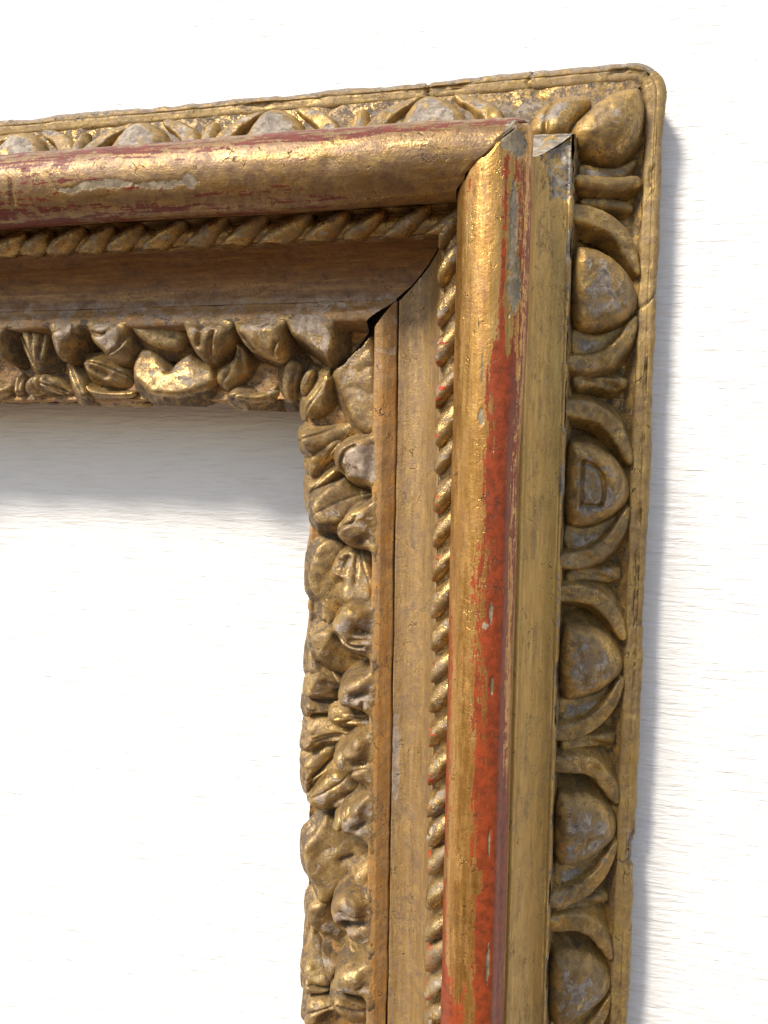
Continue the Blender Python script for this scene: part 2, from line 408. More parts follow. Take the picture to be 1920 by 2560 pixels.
# carved leaf lobes: rail, rim height, relief, shoulder width, outline (cm), tool cuts
LEAVES = [
 ('R',4.75,0.45,0.35,[(0.91,1.2),(0.57,0.61),(0.12,0.18),(-0.06,-0.09),(-0.02,-0.47),(0.24,-0.61),(0.58,-0.58),(0.92,-0.26),(1.09,0.17),(1.03,0.6),(1.25,1.08)],[]),
 ('R',4.95,0.35,0.5,[(1.15,1.46),(1.8,2.02),(2.45,2.58),(2.72,2.27),(2.9,1.02),(3.04,-1.07),(2.6,-1.18),(2.17,-1.08),(1.83,-0.55),(1.49,0.09),(1.27,0.61),(1.04,1.04)],[([(1.42,1.4),(1.82,0.51),(2.38,-0.76)],0.06,0.07)]),
 ('R',4.6,0.45,0.35,[(-0.1,-1.29),(0.07,-1.02),(0.59,-0.85),(1.38,-0.69),(1.65,-0.47),(2.22,-0.95),(1.38,-1.5),(0.82,-1.72),(0.48,-1.83),(0.25,-1.78),(-0.01,-1.62)],[]),
 ('R',4.5,0.4,0.3,[(0.04,-2.21),(0.41,-1.79),(0.8,-1.41),(1.2,-1.3),(1.59,-1.51),(1.21,-2.11),(0.81,-2.33),(0.41,-2.83),(0.13,-2.95)],[([(0.44,-2.86),(1.01,-2.19)],0.1,0.15)]),
 ('R',4.55,0.45,0.35,[(-0.01,-3.17),(0.07,-2.95),(0.47,-2.89),(0.87,-2.5),(1.21,-2.33),(1.44,-2.65),(1.1,-3.01),(0.7,-3.27),(0.39,-3.55),(0.25,-4.16),(0.08,-3.92)],[([(0.3,-3.52),(1.33,-2.76)],0.1,0.15)]),
 ('R',4.95,0.3,0.3,[(0.45,-3.83),(0.67,-3.42),(1.09,-3.08),(1.48,-2.8),(1.7,-2.99),(2.12,-3.22),(2.84,-3.34),(2.54,-3.58),(2.16,-3.81),(1.83,-4.06),(1.61,-4.34),(1.44,-4.45),(1.02,-4.52),(0.65,-4.48),(0.51,-4.13)],[([(1.21,-3.94),(1.99,-3.6)],0.5,0.2)]),
 ('R',5.3,0.55,0.5,[(1.31,-2.0),(1.39,-1.66),(1.88,-1.42),(2.36,-1.28),(2.66,-1.2),(2.79,-1.07),(3.16,-1.15),(3.33,-1.51),(3.34,-2.29),(3.27,-2.94),(2.95,-3.31),(2.33,-3.06),(1.84,-2.92),(1.7,-2.63),(1.45,-2.55),(1.34,-2.32)],[([(1.78,-2.57),(1.67,-2.26),(1.88,-1.78),(2.23,-1.62)],0.07,0.1),([(2.49,-3.11),(2.95,-3.28)],0.08,0.15)]),
 ('R',5.25,0.6,0.5,[(1.42,-4.84),(1.47,-4.49),(1.72,-4.27),(1.85,-4.05),(2.28,-3.78),(2.66,-3.58),(2.95,-3.34),(3.33,-3.59),(3.32,-4.38),(3.27,-4.9),(3.14,-5.39),(2.82,-5.45),(2.28,-5.47),(1.86,-5.28),(1.59,-5.1)],[([(3.03,-5.07),(2.68,-4.93),(2.41,-5.07)],0.18,0.15),([(1.64,-4.7),(1.86,-4.48),(2.18,-4.39),(2.29,-4.15)],0.06,0.08)]),
 ('R',4.85,0.3,0.5,[(0.3,-6.46),(0.32,-5.99),(0.49,-5.49),(0.77,-5.15),(1.34,-5.18),(1.56,-5.5),(1.34,-5.81),(1.23,-6.36),(1.75,-6.86),(1.58,-7.44),(1.36,-7.87),(1.2,-8.3),(1.0,-8.53),(0.88,-8.26),(0.74,-8.27),(0.71,-7.91),(0.73,-7.52),(0.5,-7.28),(0.33,-6.96),(0.27,-6.71)],[([(0.89,-5.42),(0.7,-6.52),(1.13,-7.61)],0.6,0.15)]),
 ('R',4.9,0.35,0.35,[(1.45,-5.53),(2.01,-5.45),(2.84,-5.55),(3.07,-5.81),(2.99,-6.41),(3.03,-6.95),(3.01,-7.5),(2.32,-7.54),(1.75,-7.52),(1.58,-7.03),(1.74,-6.64),(1.29,-6.44),(1.23,-6.28)],[([(1.46,-5.94),(1.35,-6.27)],0.1,0.2),([(1.74,-5.82),(1.57,-6.26)],0.14,0.3),([(2.07,-5.78),(2.11,-6.73)],0.07,0.12),([(2.71,-5.75),(2.84,-7.51)],0.1,0.12)]),
 ('R',5.35,0.65,0.55,[(1.31,-8.32),(1.37,-8.04),(1.62,-7.81),(1.72,-7.53),(2.05,-7.32),(2.44,-7.38),(2.99,-7.57),(3.34,-7.71),(3.37,-8.19),(3.36,-8.72),(3.17,-9.01),(2.98,-9.45),(2.46,-9.44),(2.07,-9.25),(1.68,-8.97),(1.57,-8.65),(1.34,-8.48)],[([(1.59,-8.43),(1.9,-8.82),(2.32,-8.93),(2.59,-8.91)],0.06,0.12),([(3.13,-8.39),(2.73,-8.44),(2.4,-8.36)],0.2,0.3),([(2.18,-8.67),(2.73,-8.71),(3.08,-8.64)],0.08,0.12)]),
 ('R',4.8,0.25,0.35,[(0.34,-8.91),(0.57,-8.64),(0.97,-8.53),(1.2,-8.63),(1.43,-8.98),(1.77,-9.31),(2.28,-9.58),(2.62,-9.72),(2.99,-9.86),(2.91,-10.12),(2.12,-10.26),(1.79,-10.32),(1.5,-10.42),(1.33,-10.27),(1.04,-10.04),(0.75,-9.69),(0.49,-9.26)],[([(0.77,-9.02),(1.5,-9.81)],0.5,0.12),([(1.95,-9.72),(2.35,-9.97)],0.1,0.12)]),
 ('R',4.55,0.35,0.3,[(0.09,-9.44),(0.29,-9.37),(0.53,-9.69),(0.88,-10.18),(1.23,-10.43),(1.41,-10.56),(1.52,-10.75),(1.3,-11.11),(0.95,-11.0),(0.62,-10.68),(0.3,-10.42),(0.15,-10.29)],[([(0.62,-9.97),(1.24,-10.89)],0.14,0.2)]),
 ('R',5.3,0.55,0.5,[(1.54,-10.92),(1.6,-10.64),(1.93,-10.28),(2.29,-10.08),(3.02,-9.84),(3.41,-9.87),(3.48,-10.52),(3.43,-11.06),(3.4,-11.61),(3.19,-11.68),(2.74,-11.61),(2.49,-11.51),(2.25,-11.38),(1.88,-11.39),(1.63,-11.28)],[([(2.3,-10.8),(2.73,-10.67),(3.3,-10.48)],0.16,0.22),([(2.58,-11.02),(2.52,-11.35)],0.08,0.12),([(2.88,-11.02),(3.19,-11.23)],0.15,0.1)]),
 ('R',4.6,0.35,0.3,[(0.14,-11.21),(0.3,-10.76),(0.49,-10.34),(0.94,-10.43),(1.45,-10.82),(1.33,-11.15),(1.4,-11.58),(1.27,-11.62),(0.79,-11.48),(0.24,-11.35)],[([(0.88,-10.68),(1.27,-11.03)],0.12,0.15)]),
 ('R',4.75,0.4,0.25,[(0.08,-11.85),(0.11,-11.6),(0.24,-11.4),(0.5,-11.47),(0.89,-11.66),(1.27,-11.72),(1.27,-11.84),(1.02,-11.96),(0.63,-11.96),(0.44,-11.92),(0.18,-12.05)],[([(0.69,-11.58),(1.18,-11.76)],0.14,0.12)]),
 ('R',4.7,0.5,0.35,[(0.09,-12.52),(0.31,-12.18),(0.5,-11.97),(0.96,-12.0),(1.47,-12.23),(1.92,-12.41),(2.3,-12.53),(1.92,-12.79),(1.73,-12.97),(1.29,-13.04),(0.8,-13.09),(0.51,-13.28),(0.32,-13.33),(0.09,-13.28),(0.04,-13.1),(0.19,-12.89),(0.25,-12.7)],[([(0.58,-12.98),(0.96,-12.85),(1.44,-12.76)],0.16,0.25),([(0.19,-12.86),(0.51,-12.7)],0.08,0.1)]),
 ('R',4.6,0.45,0.35,[(0.06,-13.86),(0.32,-13.61),(0.58,-13.3),(1.13,-13.09),(1.67,-12.97),(1.42,-13.28),(1.23,-13.62),(1.2,-13.87),(0.91,-14.1),(0.59,-14.45),(0.33,-14.67),(0.2,-14.78),(0.1,-14.44),(0.16,-14.11),(0.08,-14.09)],[([(0.52,-14.39),(1.1,-13.82)],0.14,0.2)]),
 ('R',4.6,0.45,0.3,[(-0.01,-14.9),(0.07,-14.54),(0.33,-14.41),(0.75,-14.21),(1.13,-13.94),(1.3,-14.02),(0.98,-14.28),(0.59,-14.67),(0.4,-15.02),(0.27,-15.39),(0.17,-15.53),(0.01,-15.25)],[([(0.33,-14.61),(0.33,-15.12)],0.08,0.12)]),
 ('R',4.9,0.45,0.35,[(0.32,-15.39),(0.45,-15.0),(0.73,-14.49),(1.11,-14.13),(1.43,-14.0),(1.81,-14.15),(2.2,-14.58),(2.45,-14.77),(2.01,-15.13),(1.57,-15.57),(1.22,-15.64),(0.87,-15.65),(0.58,-15.59)],[([(1.16,-15.46),(1.69,-15.04),(2.32,-14.78)],0.16,0.25)]),
 ('R',5.3,0.6,0.5,[(1.39,-13.32),(1.53,-13.03),(1.9,-12.72),(2.14,-12.45),(2.32,-12.22),(2.75,-12.27),(3.35,-12.27),(3.51,-12.71),(3.52,-13.32),(3.41,-13.78),(3.26,-14.35),(2.96,-14.5),(2.56,-14.3),(2.16,-14.13),(1.91,-13.88),(1.63,-13.7),(1.47,-13.53)],[([(2.55,-13.29),(2.91,-13.23),(3.34,-13.21)],0.2,0.28),([(2.12,-13.86),(2.21,-13.64),(2.76,-13.52)],0.06,0.08),([(1.9,-13.02),(2.27,-13.48)],0.12,0.1)]),
 ('R',4.95,0.3,0.2,[(1.22,-11.92),(1.75,-11.68),(2.62,-11.73),(3.24,-11.86),(3.31,-12.4),(2.79,-12.48),(2.57,-12.41),(2.01,-12.28),(1.5,-12.14)],[([(1.57,-12.1),(2.13,-11.93),(2.62,-11.88)],0.07,0.12),([(1.57,-12.19),(2.01,-12.22),(2.57,-12.38)],0.06,0.15),([(2.78,-12.45),(2.87,-12.07),(3.12,-11.99)],0.08,0.15)]),
 ('R',5.3,0.55,0.45,[(1.37,-15.96),(1.55,-15.53),(1.92,-15.15),(2.35,-14.73),(2.72,-14.47),(3.2,-14.42),(3.39,-15.01),(3.4,-15.46),(3.4,-15.77),(3.44,-16.38),(3.17,-16.45),(2.65,-16.48),(2.31,-16.34),(1.93,-16.26),(1.65,-16.24),(1.43,-16.14)],[([(2.43,-15.83),(2.7,-15.61),(3.28,-15.45)],0.16,0.2),([(1.74,-15.36),(1.87,-15.65),(1.84,-15.96)],0.06,0.08),([(1.98,-15.17),(2.05,-15.53)],0.05,0.06),([(2.17,-15.03),(2.2,-15.3)],0.05,0.06)]),
 ('R',4.85,0.35,0.5,[(0.2,-17.58),(0.17,-17.26),(0.23,-16.9),(0.75,-16.35),(0.93,-15.82),(1.23,-16.17),(1.8,-16.57),(2.88,-16.82),(2.94,-17.28),(2.54,-17.72),(2.14,-18.03),(2.08,-18.42),(1.63,-18.67),(1.38,-19.03),(1.13,-19.33),(0.77,-19.18),(0.73,-18.8),(0.6,-18.46),(0.37,-18.14)],[([(1.62,-17.68),(1.94,-17.64)],0.14,0.25),([(0.94,-16.84),(0.79,-17.5),(1.18,-18.58)],0.6,0.14)]),
 ('R',5.05,0.3,0.3,[(2.19,-17.87),(2.68,-17.49),(3.05,-16.97),(3.42,-17.05),(3.47,-18.29),(3.42,-18.93),(3.05,-19.18),(2.76,-19.03),(2.45,-18.63),(2.13,-18.23)],[([(2.85,-18.07),(2.95,-18.75)],0.1,0.12)]),
 ('R',5.35,0.6,0.5,[(1.37,-19.11),(1.52,-18.77),(1.77,-18.42),(2.02,-18.23),(2.36,-18.28),(2.77,-18.66),(3.17,-18.88),(3.42,-19.22),(3.43,-19.84),(3.29,-20.5),(2.7,-20.65),(2.23,-20.48),(1.91,-20.18),(1.66,-19.83),(1.4,-19.52)],[([(2.03,-19.59),(2.53,-19.57),(3.24,-19.46)],0.22,0.3),([(1.96,-18.9),(2.22,-19.12),(2.78,-19.22)],0.06,0.1),([(1.97,-19.6),(2.04,-20.06)],0.1,0.1)]),
 ('R',4.8,0.3,0.3,[(0.35,-19.6),(0.57,-19.28),(1.06,-19.21),(1.22,-19.51),(1.36,-20.0),(1.65,-20.48),(1.91,-20.89),(2.11,-21.35),(2.08,-21.51),(1.54,-21.73),(1.31,-21.48),(1.21,-21.0),(0.91,-20.82),(0.62,-20.38),(0.38,-20.02)],[([(0.9,-19.62),(1.2,-20.35),(1.66,-21.35)],0.35,0.08)]),
 ('R',4.55,0.4,0.35,[(0.16,-20.57),(0.37,-20.57),(0.71,-21.05),(1.11,-21.35),(1.21,-21.83),(1.5,-21.98),(1.64,-22.09),(1.38,-22.53),(1.19,-22.97),(0.82,-22.96),(0.39,-22.83),(0.22,-22.66),(0.09,-22.35),(0.25,-21.96),(0.18,-21.63)],[([(0.58,-21.07),(1.11,-21.75)],0.14,0.2)]),
 ('R',4.85,0.3,0.2,[(1.89,-20.96),(2.27,-21.06),(2.72,-21.09),(3.23,-21.07),(3.29,-21.38),(2.73,-21.57),(2.28,-21.68),(2.09,-21.55)],[([(2.09,-21.48),(2.59,-21.27)],0.1,0.12)]),
 ('R',5.3,0.55,0.5,[(1.43,-22.34),(1.55,-21.9),(1.86,-21.46),(2.24,-21.3),(3.02,-21.02),(3.48,-21.25),(3.46,-21.7),(3.46,-21.96),(3.44,-22.37),(3.35,-22.71),(2.73,-22.66),(2.32,-22.57),(1.81,-22.5),(1.5,-22.59)],[([(2.63,-22.1),(3.0,-21.85),(3.37,-21.75)],0.1,0.15)]),
 ('R',4.7,0.4,0.25,[(0.09,-22.92),(0.26,-22.69),(0.66,-22.96),(1.19,-23.03),(1.22,-23.29),(0.83,-23.46),(0.4,-23.37),(0.16,-23.51)],[([(0.52,-22.88),(1.12,-22.94)],0.1,0.12)]),
 ('R',4.7,0.45,0.3,[(0.16,-23.75),(0.4,-23.5),(0.86,-23.46),(1.32,-23.48),(1.72,-23.77),(1.39,-24.06),(1.06,-23.99),(0.74,-24.49),(0.34,-24.56),(0.14,-24.43),(0.23,-24.07)],[([(0.87,-24.23),(1.46,-24.22)],0.12,0.2)]),
 ('R',4.95,0.35,0.2,[(1.42,-23.1),(1.81,-22.87),(2.19,-23.06),(2.61,-23.25),(3.41,-23.4),(3.39,-24.06),(2.14,-24.22),(1.69,-23.68)],[([(1.68,-23.22),(2.14,-23.53),(3.1,-23.72)],0.08,0.12),([(1.49,-23.42),(1.95,-23.89)],0.07,0.12)]),
 ('T',5.3,0.5,0.4,[(-13.11,3.28),(-12.08,3.22),(-11.95,2.9),(-12.19,2.66),(-12.3,2.19),(-12.27,1.63),(-12.36,1.47),(-12.59,1.55),(-12.87,1.88),(-13.14,2.28)],[]),
 ('T',4.9,0.35,0.2,[(-12.3,3.27),(-12.02,3.26),(-11.75,2.53),(-11.4,1.76),(-11.13,1.35),(-11.23,1.11),(-11.6,1.36),(-11.86,2.01),(-12.17,2.62)],[]),
 ('T',5.0,0.45,0.35,[(-11.83,3.3),(-11.3,3.33),(-10.52,3.31),(-10.44,2.83),(-10.77,2.28),(-10.84,1.49),(-11.07,1.49),(-11.34,1.89),(-11.6,2.42)],[([(-10.94,2.88),(-10.97,1.65)],0.07,0.12)]),
 ('T',5.3,0.55,0.4,[(-10.21,3.21),(-9.36,3.27),(-8.61,3.17),(-8.79,2.87),(-9.02,2.48),(-9.3,2.06),(-9.57,1.67),(-9.84,1.5),(-10.07,1.68),(-10.15,2.07),(-10.18,2.62)],[([(-9.02,2.29),(-9.19,2.99)],0.07,0.08),([(-10.09,2.62),(-9.46,2.88)],0.06,0.08)]),
 ('T',5.3,0.6,0.45,[(-8.61,3.17),(-8.04,3.23),(-6.96,3.21),(-6.92,2.75),(-6.88,2.56),(-6.67,2.09),(-6.81,1.71),(-7.11,1.52),(-7.54,1.45),(-7.8,1.57),(-7.97,1.88),(-8.36,2.2),(-8.53,2.63)],[([(-8.27,2.62),(-7.79,2.46),(-7.48,2.8),(-7.05,3.02)],0.1,0.18),([(-7.71,1.8),(-7.1,2.02),(-6.92,2.56)],0.06,0.1)]),
 ('T',4.65,0.4,0.25,[(-13.61,0.63),(-13.03,0.83),(-12.68,1.24),(-12.65,0.54),(-12.85,0.33),(-13.33,0.29),(-13.62,0.34)],[]),
 ('T',4.65,0.4,0.2,[(-12.61,1.16),(-12.2,1.16),(-12.17,0.41),(-12.37,0.31),(-12.6,0.37)],[]),
 ('T',4.65,0.45,0.25,[(-12.03,0.54),(-11.88,0.91),(-11.3,1.23),(-11.07,0.9),(-11.03,0.53),(-11.28,0.29),(-11.89,0.29)],[([(-11.54,0.9),(-11.41,0.41)],0.07,0.12)]),
 ('T',4.65,0.45,0.3,[(-11.22,0.74),(-11.07,1.19),(-10.37,0.98),(-9.83,0.4),(-9.92,0.28),(-10.48,0.3),(-11.03,0.53)],[([(-10.84,0.9),(-10.29,0.49)],0.1,0.12)]),
 ('T',4.6,0.45,0.3,[(-10.18,1.55),(-9.53,1.46),(-9.26,1.13),(-9.18,0.73),(-9.1,0.24),(-9.46,0.18),(-9.78,0.45),(-10.05,0.98)],[]),
 ('T',4.65,0.4,0.2,[(-9.22,0.77),(-8.82,0.52),(-7.96,0.48),(-7.15,0.55),(-7.11,0.35),(-7.38,0.18),(-8.19,0.18),(-8.87,0.26),(-9.18,0.48)],[]),
 ('T',4.7,0.4,0.3,[(-9.18,1.66),(-8.45,1.73),(-7.39,1.56),(-7.22,1.09),(-7.36,0.57),(-7.8,0.49),(-8.29,0.7),(-8.69,0.94),(-9.0,1.26)],[([(-8.91,1.5),(-8.33,1.1)],0.16,0.22)]),
 ('T',5.1,0.4,0.35,[(-7.1,3.14),(-6.11,3.0),(-5.31,2.98),(-4.83,2.93),(-4.57,2.49),(-4.92,1.98),(-5.55,1.9),(-6.12,2.12),(-6.7,2.61)],[]),
 ('T',4.75,0.55,0.8,[(-6.9,1.94),(-6.58,2.26),(-5.9,2.01),(-5.63,1.51),(-5.36,1.51),(-4.73,2.15),(-4.47,1.74),(-3.76,1.41),(-3.5,1.0),(-3.59,0.68),(-4.12,0.36),(-4.79,0.18),(-5.64,0.16),(-6.19,0.29),(-6.5,0.62),(-6.92,0.79)],[([(-5.47,1.96),(-5.43,1.27)],0.14,0.35)]),
 ('T',5.3,0.6,0.45,[(-4.68,3.05),(-3.65,3.1),(-2.63,3.04),(-2.52,2.57),(-2.63,2.18),(-2.88,1.84),(-3.22,1.53),(-3.74,1.34),(-3.95,1.54),(-4.17,1.78),(-4.34,2.25),(-4.51,2.61)],[([(-3.9,2.91),(-3.73,2.67)],0.1,0.25),([(-3.22,2.51),(-3.39,1.88),(-3.61,1.41)],0.07,0.14),([(-3.73,2.44),(-3.82,2.05)],0.1,0.12)]),
 ('T',4.75,0.5,0.35,[(-3.55,0.92),(-3.41,1.33),(-3.02,1.48),(-2.72,1.8),(-2.67,2.35),(-2.16,1.91),(-2.16,1.31),(-2.46,0.84),(-3.07,0.4),(-3.24,0.44),(-3.5,0.64)],[([(-2.5,1.87),(-2.5,1.24)],0.12,0.15)]),
 ('T',5.35,0.6,0.5,[(-2.5,3.0),(-1.7,3.09),(-0.55,3.06),(-0.42,2.56),(-0.42,2.07),(-0.5,1.61),(-0.67,1.38),(-1.08,1.42),(-1.53,1.62),(-1.95,1.86),(-2.2,2.18),(-2.41,2.57)],[([(-2.0,2.29),(-1.7,1.86)],0.08,0.1),([(-1.29,2.66),(-1.12,2.77)],0.08,0.1),([(-0.95,1.69),(-0.79,2.07)],0.06,0.08)]),
 ('T',4.65,0.4,0.25,[(-3.05,0.26),(-2.65,0.46),(-2.04,0.33),(-1.61,0.53),(-1.36,0.93),(-1.06,0.81),(-1.1,0.33),(-1.35,0.05),(-1.83,0.01),(-2.48,0.05)],[]),
 ('T',4.7,0.45,0.25,[(-0.96,0.27),(-0.92,0.9),(-0.76,1.45),(-0.47,1.69),(-0.09,1.45),(-0.17,0.9),(-0.38,0.5),(-0.42,0.07),(-0.75,-0.03)],[]),
 ('T',4.6,0.45,0.25,[(-0.29,0.57),(-0.17,1.0),(0.16,1.32),(0.41,1.16),(0.25,0.76),(0.09,0.29),(-0.17,0.13)],[]),
 ('T',5.45,0.3,0.4,[(-0.47,2.95),(0.34,3.08),(1.38,3.13),(1.39,1.96),(1.16,1.24),(0.76,1.67),(0.27,2.02),(-0.14,2.25),(-0.38,2.41)],[([(0.71,2.65),(0.75,1.78)],0.08,0.1)]),
]

# ------------------------------------------------------------------ the setting
def tag(o, label, cat, group=None, kind=None):
    o['label'] = label
    if cat: o['category'] = cat
    if group: o['group'] = group
    if kind: o['kind'] = kind
wl = mesh_obj('wall', [(-250, -130, 0), (250, -130, 0), (250, 250, 0), (-250, 250, 0)], [(0, 1, 2, 3)], M['wall'])
tag(wl, 'white painted wall with fine horizontal brush ridges behind the gilded frame', None, kind='structure')
gr = mesh_obj('ground', [(-3000, -130, -100), (3000, -130, -100), (3000, -130, 6000), (-3000, -130, 6000)], [(3, 2, 1, 0)], M['ground'])  # unseen sheet, added for its warm bounce onto frame and wall
tag(gr, 'unseen brown ground sheet added below the white wall to bounce warm light', None, kind='structure')

frame = bpy.data.objects.new('picture_frame', None); scene.collection.objects.link(frame)
frame.empty_display_size = .05
tag(frame, 'carved antique gilded picture frame, its upper right corner against the white wall', 'picture frame')

# ------------------------------------------------------------------ frame rails
nz = lambda S, T, k, seed, o=4: fbm(S * k, T * k, seed=seed, octv=o) - .5
for rail in ('R', 'T'):
    top = rail == 'T'
    where = 'top rail' if top else 'right rail'
    sd = 100 if top else 0
    # wooden carcass
    strip('wooden_carcass', rail, [(12.7, 0.0), (12.7, .9), (11.8, 1.1), (9.7, 1.2), (9.3, 2.4), (8.2, 3.6), (7.4, 5.0), (7.1, 7.6), (6.2, 6.6), (5.3, 5.7), (3.6, 3.9), (.5, 3.8), (.05, 4.1), (.45, 4.0), (.6, 0.0)][::-1], 'wood', frame, res=.5, ds=.8,
          label='dark wood core of the ' + where)
    # outer edge moulding
    def notch(S, U, top=top):
        w = .05 * np.sin(U * 9)
        if top: return .16 * np.exp(-((S + 3.95 + w) / .07) ** 2) * (U > 12.2) + .10 * np.exp(-((S + 7.9 + w * 2) / .05) ** 2) + .05 * blob(S, U, -3.4, 12.6, .4, .3, 3)
        return .10 * np.exp(-((S + 3.6 + (U - 12) * .8 + w) / .05) ** 2) + .07 * np.exp(-((S - 8.4 + w) / .05) ** 2) * (U > 12.3) + .12 * blob(S, U, 17.6, 12.75, .8, .2, 5) + .06 * blob(S, U, 10.5, 12.6, 1.6, .08, 9)
    def disp(S, T, U, Z, SG):
        return nz(S, T * .3, .5, 11 + sd) * .22 + nz(S, T * .5, 1.6, 19 + sd) * .07 + nz(S, T, 2.5, 12 + sd) * .03 - .10 * sstep(.55, .75, fbm(S * .8, T * 3, seed=13 + sd)) * (np.abs(U - 12.5) < .1) - notch(S, U)
    def mask(S, T, U, Z, SG):
        g = .28 * sstep(12.35, 12.7, U) + (.25 if top else .0) + .35 * blob(S, U, 17.5, 12.5, .9, .5, 4)
        b = .34 * (np.abs(U - 12.47) < .06)
        return np.stack([0 * U, g, b], -1)
    em = strip('edge_moulding', rail, [(12.08, 1.0), (12.12, 1.52)] + bez((12.15, 1.62), (12.18, 1.68), (12.26, 1.70), 5) + [(12.50, 1.72), (12.53, 1.68), (12.56, 1.72), (12.64, 1.72)] + bez((12.68, 1.71), (12.9, 1.62), (12.88, 1.3), 8) + [(12.84, 0.9), (12.78, 0.45), (12.74, 0.02)],
               'edge', frame, res=.05, ds=.09, disp=disp, mask=mask, label='narrow outer edge moulding of the %s, cracked and chipped' % where)
    # egg channel
    def disp(S, T, U, Z, SG):
        return nz(S, T, 1.2, 21 + sd) * .18 + nz(S, T, 4, 22 + sd) * .05
    def mask(S, T, U, Z, SG):
        return M3(0, .30 if top else .0, .40 + .2 * vnoise(S, T), like=U)  # channel floor painted dark, grime plus the shade between eggs and husks
    bed = strip('egg_moulding', rail, ([(9.55, 3.72), (9.64, 3.1), (9.9, 2.75), (10.6, 2.35), (11.4, 1.90), (11.85, 1.72), (12.17, 1.68)] if top else [(9.55, 3.72), (9.64, 3.1), (9.85, 2.15), (10.5, 1.50), (11.3, 1.10), (11.8, 1.20), (12.17, 1.58)]),
                'egg', frame, res=.07, ds=.09, disp=disp, mask=mask, label='egg and dart channel along the ' + where)
    # frieze
    def disp(S, T, U, Z, SG):
        return nz(S, T * .6, .25, 31 + sd) * .06 + nz(S, T, 3, 32 + sd) * .008 - .07 * blob(S, U, -8.4, 9.15, 1.5, .75, 2) * (not top) - .05 * sstep(.5, .62, fbm(S * .7, T * 0, seed=33)) * (U > 9.4) - (.06 if top else .12) * sstep(1.0, .1, SG + 1.4 * nz(S, T, 2.2, 36)) * sstep(8.5, 9.35, U)
    def mask(S, T, U, Z, SG):
        g = .0 + .85 * blob(S, U, -8.4, 9.15, 1.5, .75, 2) * (not top) + .95 * sstep(3.0, 1.0, SG) * top
        ln = sstep(9.40, 9.50, U + .10 * nz(S, T, .9, 34))
        g = np.maximum(g, .72 * ln); g = np.maximum(g, .50 * (U < 8.22) * sstep(.40, .6, fbm(S * .8, U * 0, seed=35)))
        if not top: g = np.maximum(g, .9 * blob(S, U, 2.9, 9.5, .8, .12, 6, .5)); g = np.maximum(g, .9 * blob(S, U, -5.5, 9.5, .9, .13, 7, .5))
        b = .38 * blob(S, U, -8.4, 9.15, 1.5, .75, 2) * (not top) + .2 * top
        return np.stack([.10 * (U < 8.2), g, b + 0 * U], -1)
    strip('frieze', rail, ([] if top else [(7.66, 6.2), (7.72, 6.42), (7.78, 6.48), (7.93, 6.46)]) + [(7.99, 6.38), (8.0, 5.7)] + bez((8.02, 5.55), (8.12, 5.62), (8.19, 5.45), 6) + [(8.24, 5.28)] + bez((8.28, 5.18), (8.75, 4.35), (9.36, 4.0), 14) + [(9.42, 3.93), (9.46, 3.97), (9.54, 3.90), (9.60, 3.66), (9.63, 3.2)],
          'frieze', frame, res=.06, ds=.08, disp=disp, mask=mask, jag=.12, label='plain gold frieze of the %s between roll and egg moulding' % where)
    # big roll
    def disp(S, T, U, Z, SG):
        d = nz(S, T, .22, 41 + sd) * .10 + nz(S, T, 1.3, 42 + sd) * .03 + nz(S, T, 5, 43 + sd) * .008
        d = d - .05 * (1 - sstep(0.02, .10, SG)) * sstep(.35, .55, fbm(U * 2, U * 0, seed=44) + .15)
        if top:
            d = d + .13 * sstep(0, 4, SG) * sstep(7.6, 8.6, Z)
            d = d - .018 * flake(S, U) - .10 * np.exp(-((S - 8.95) / .06) ** 2) * sstep(7.2, 6.9, U) * sstep(6.3, 6.6, U)
            d = d - .05 * np.exp(-(((S + 2.2) / .25) ** 2 + ((U - 6.9) / .25) ** 2))
        else:
            d = d - (.15 + .06 * nz(S, T, .4, 47)) * sstep(-2.5, 2.5, S) * sstep(7.7, 8.05, U)
            d = d - .03 * loss(S, U) - .03 * chips(S, U) + .03 * np.exp(-(((S - 7.1) / .10) ** 2 + ((U - 7.26) / .10) ** 2) ** 2)
        return d
    def flake(S, U):
        return np.maximum(blob(S, U + .06 * np.sin(S * 2), 5.6, 6.78, 1.5, .13, 3, 1.1), np.maximum(blob(S, U, 3.4, 6.70, 1.3, .10, 5, 1.0), blob(S, U, 2.45, 6.75, .25, .22, 8, .6)))
    def loss(S, U):
        return np.maximum(np.maximum(blob(S, U, -7.3, 7.75, .55, .42, 1), blob(S, U, -5.0, 7.78, 1.5, .13, 12, .6)), np.maximum(blob(S, U, -3.4, 7.82, 1.2, .22, 9), blob(S, U, -7.6, 7.2, .35, .3, 10)))
    def chips(S, U):
        r = blob(S, U, .75, 6.98, .30, .10, 4, .7)
        r = np.maximum(r, blob(S, U, -.7, 6.98, .5, .05, 5, .8)); r = np.maximum(r, blob(S, U, 6.7, 7.42, .35, .07, 6, .7))
        r = np.maximum(r, blob(S, U, 9.0, 7.5, .3, .05, 7, .6)); r = np.maximum(r, blob(S, U, 14.0, 7.55, .5, .04, 8, .8))
        r = np.maximum(r, blob(S, U, 18.0, 7.6, .8, .05, 9, .9)); r = np.maximum(r, blob(S, U, 22.6, 7.6, .25, .12, 10, .9))
        return r
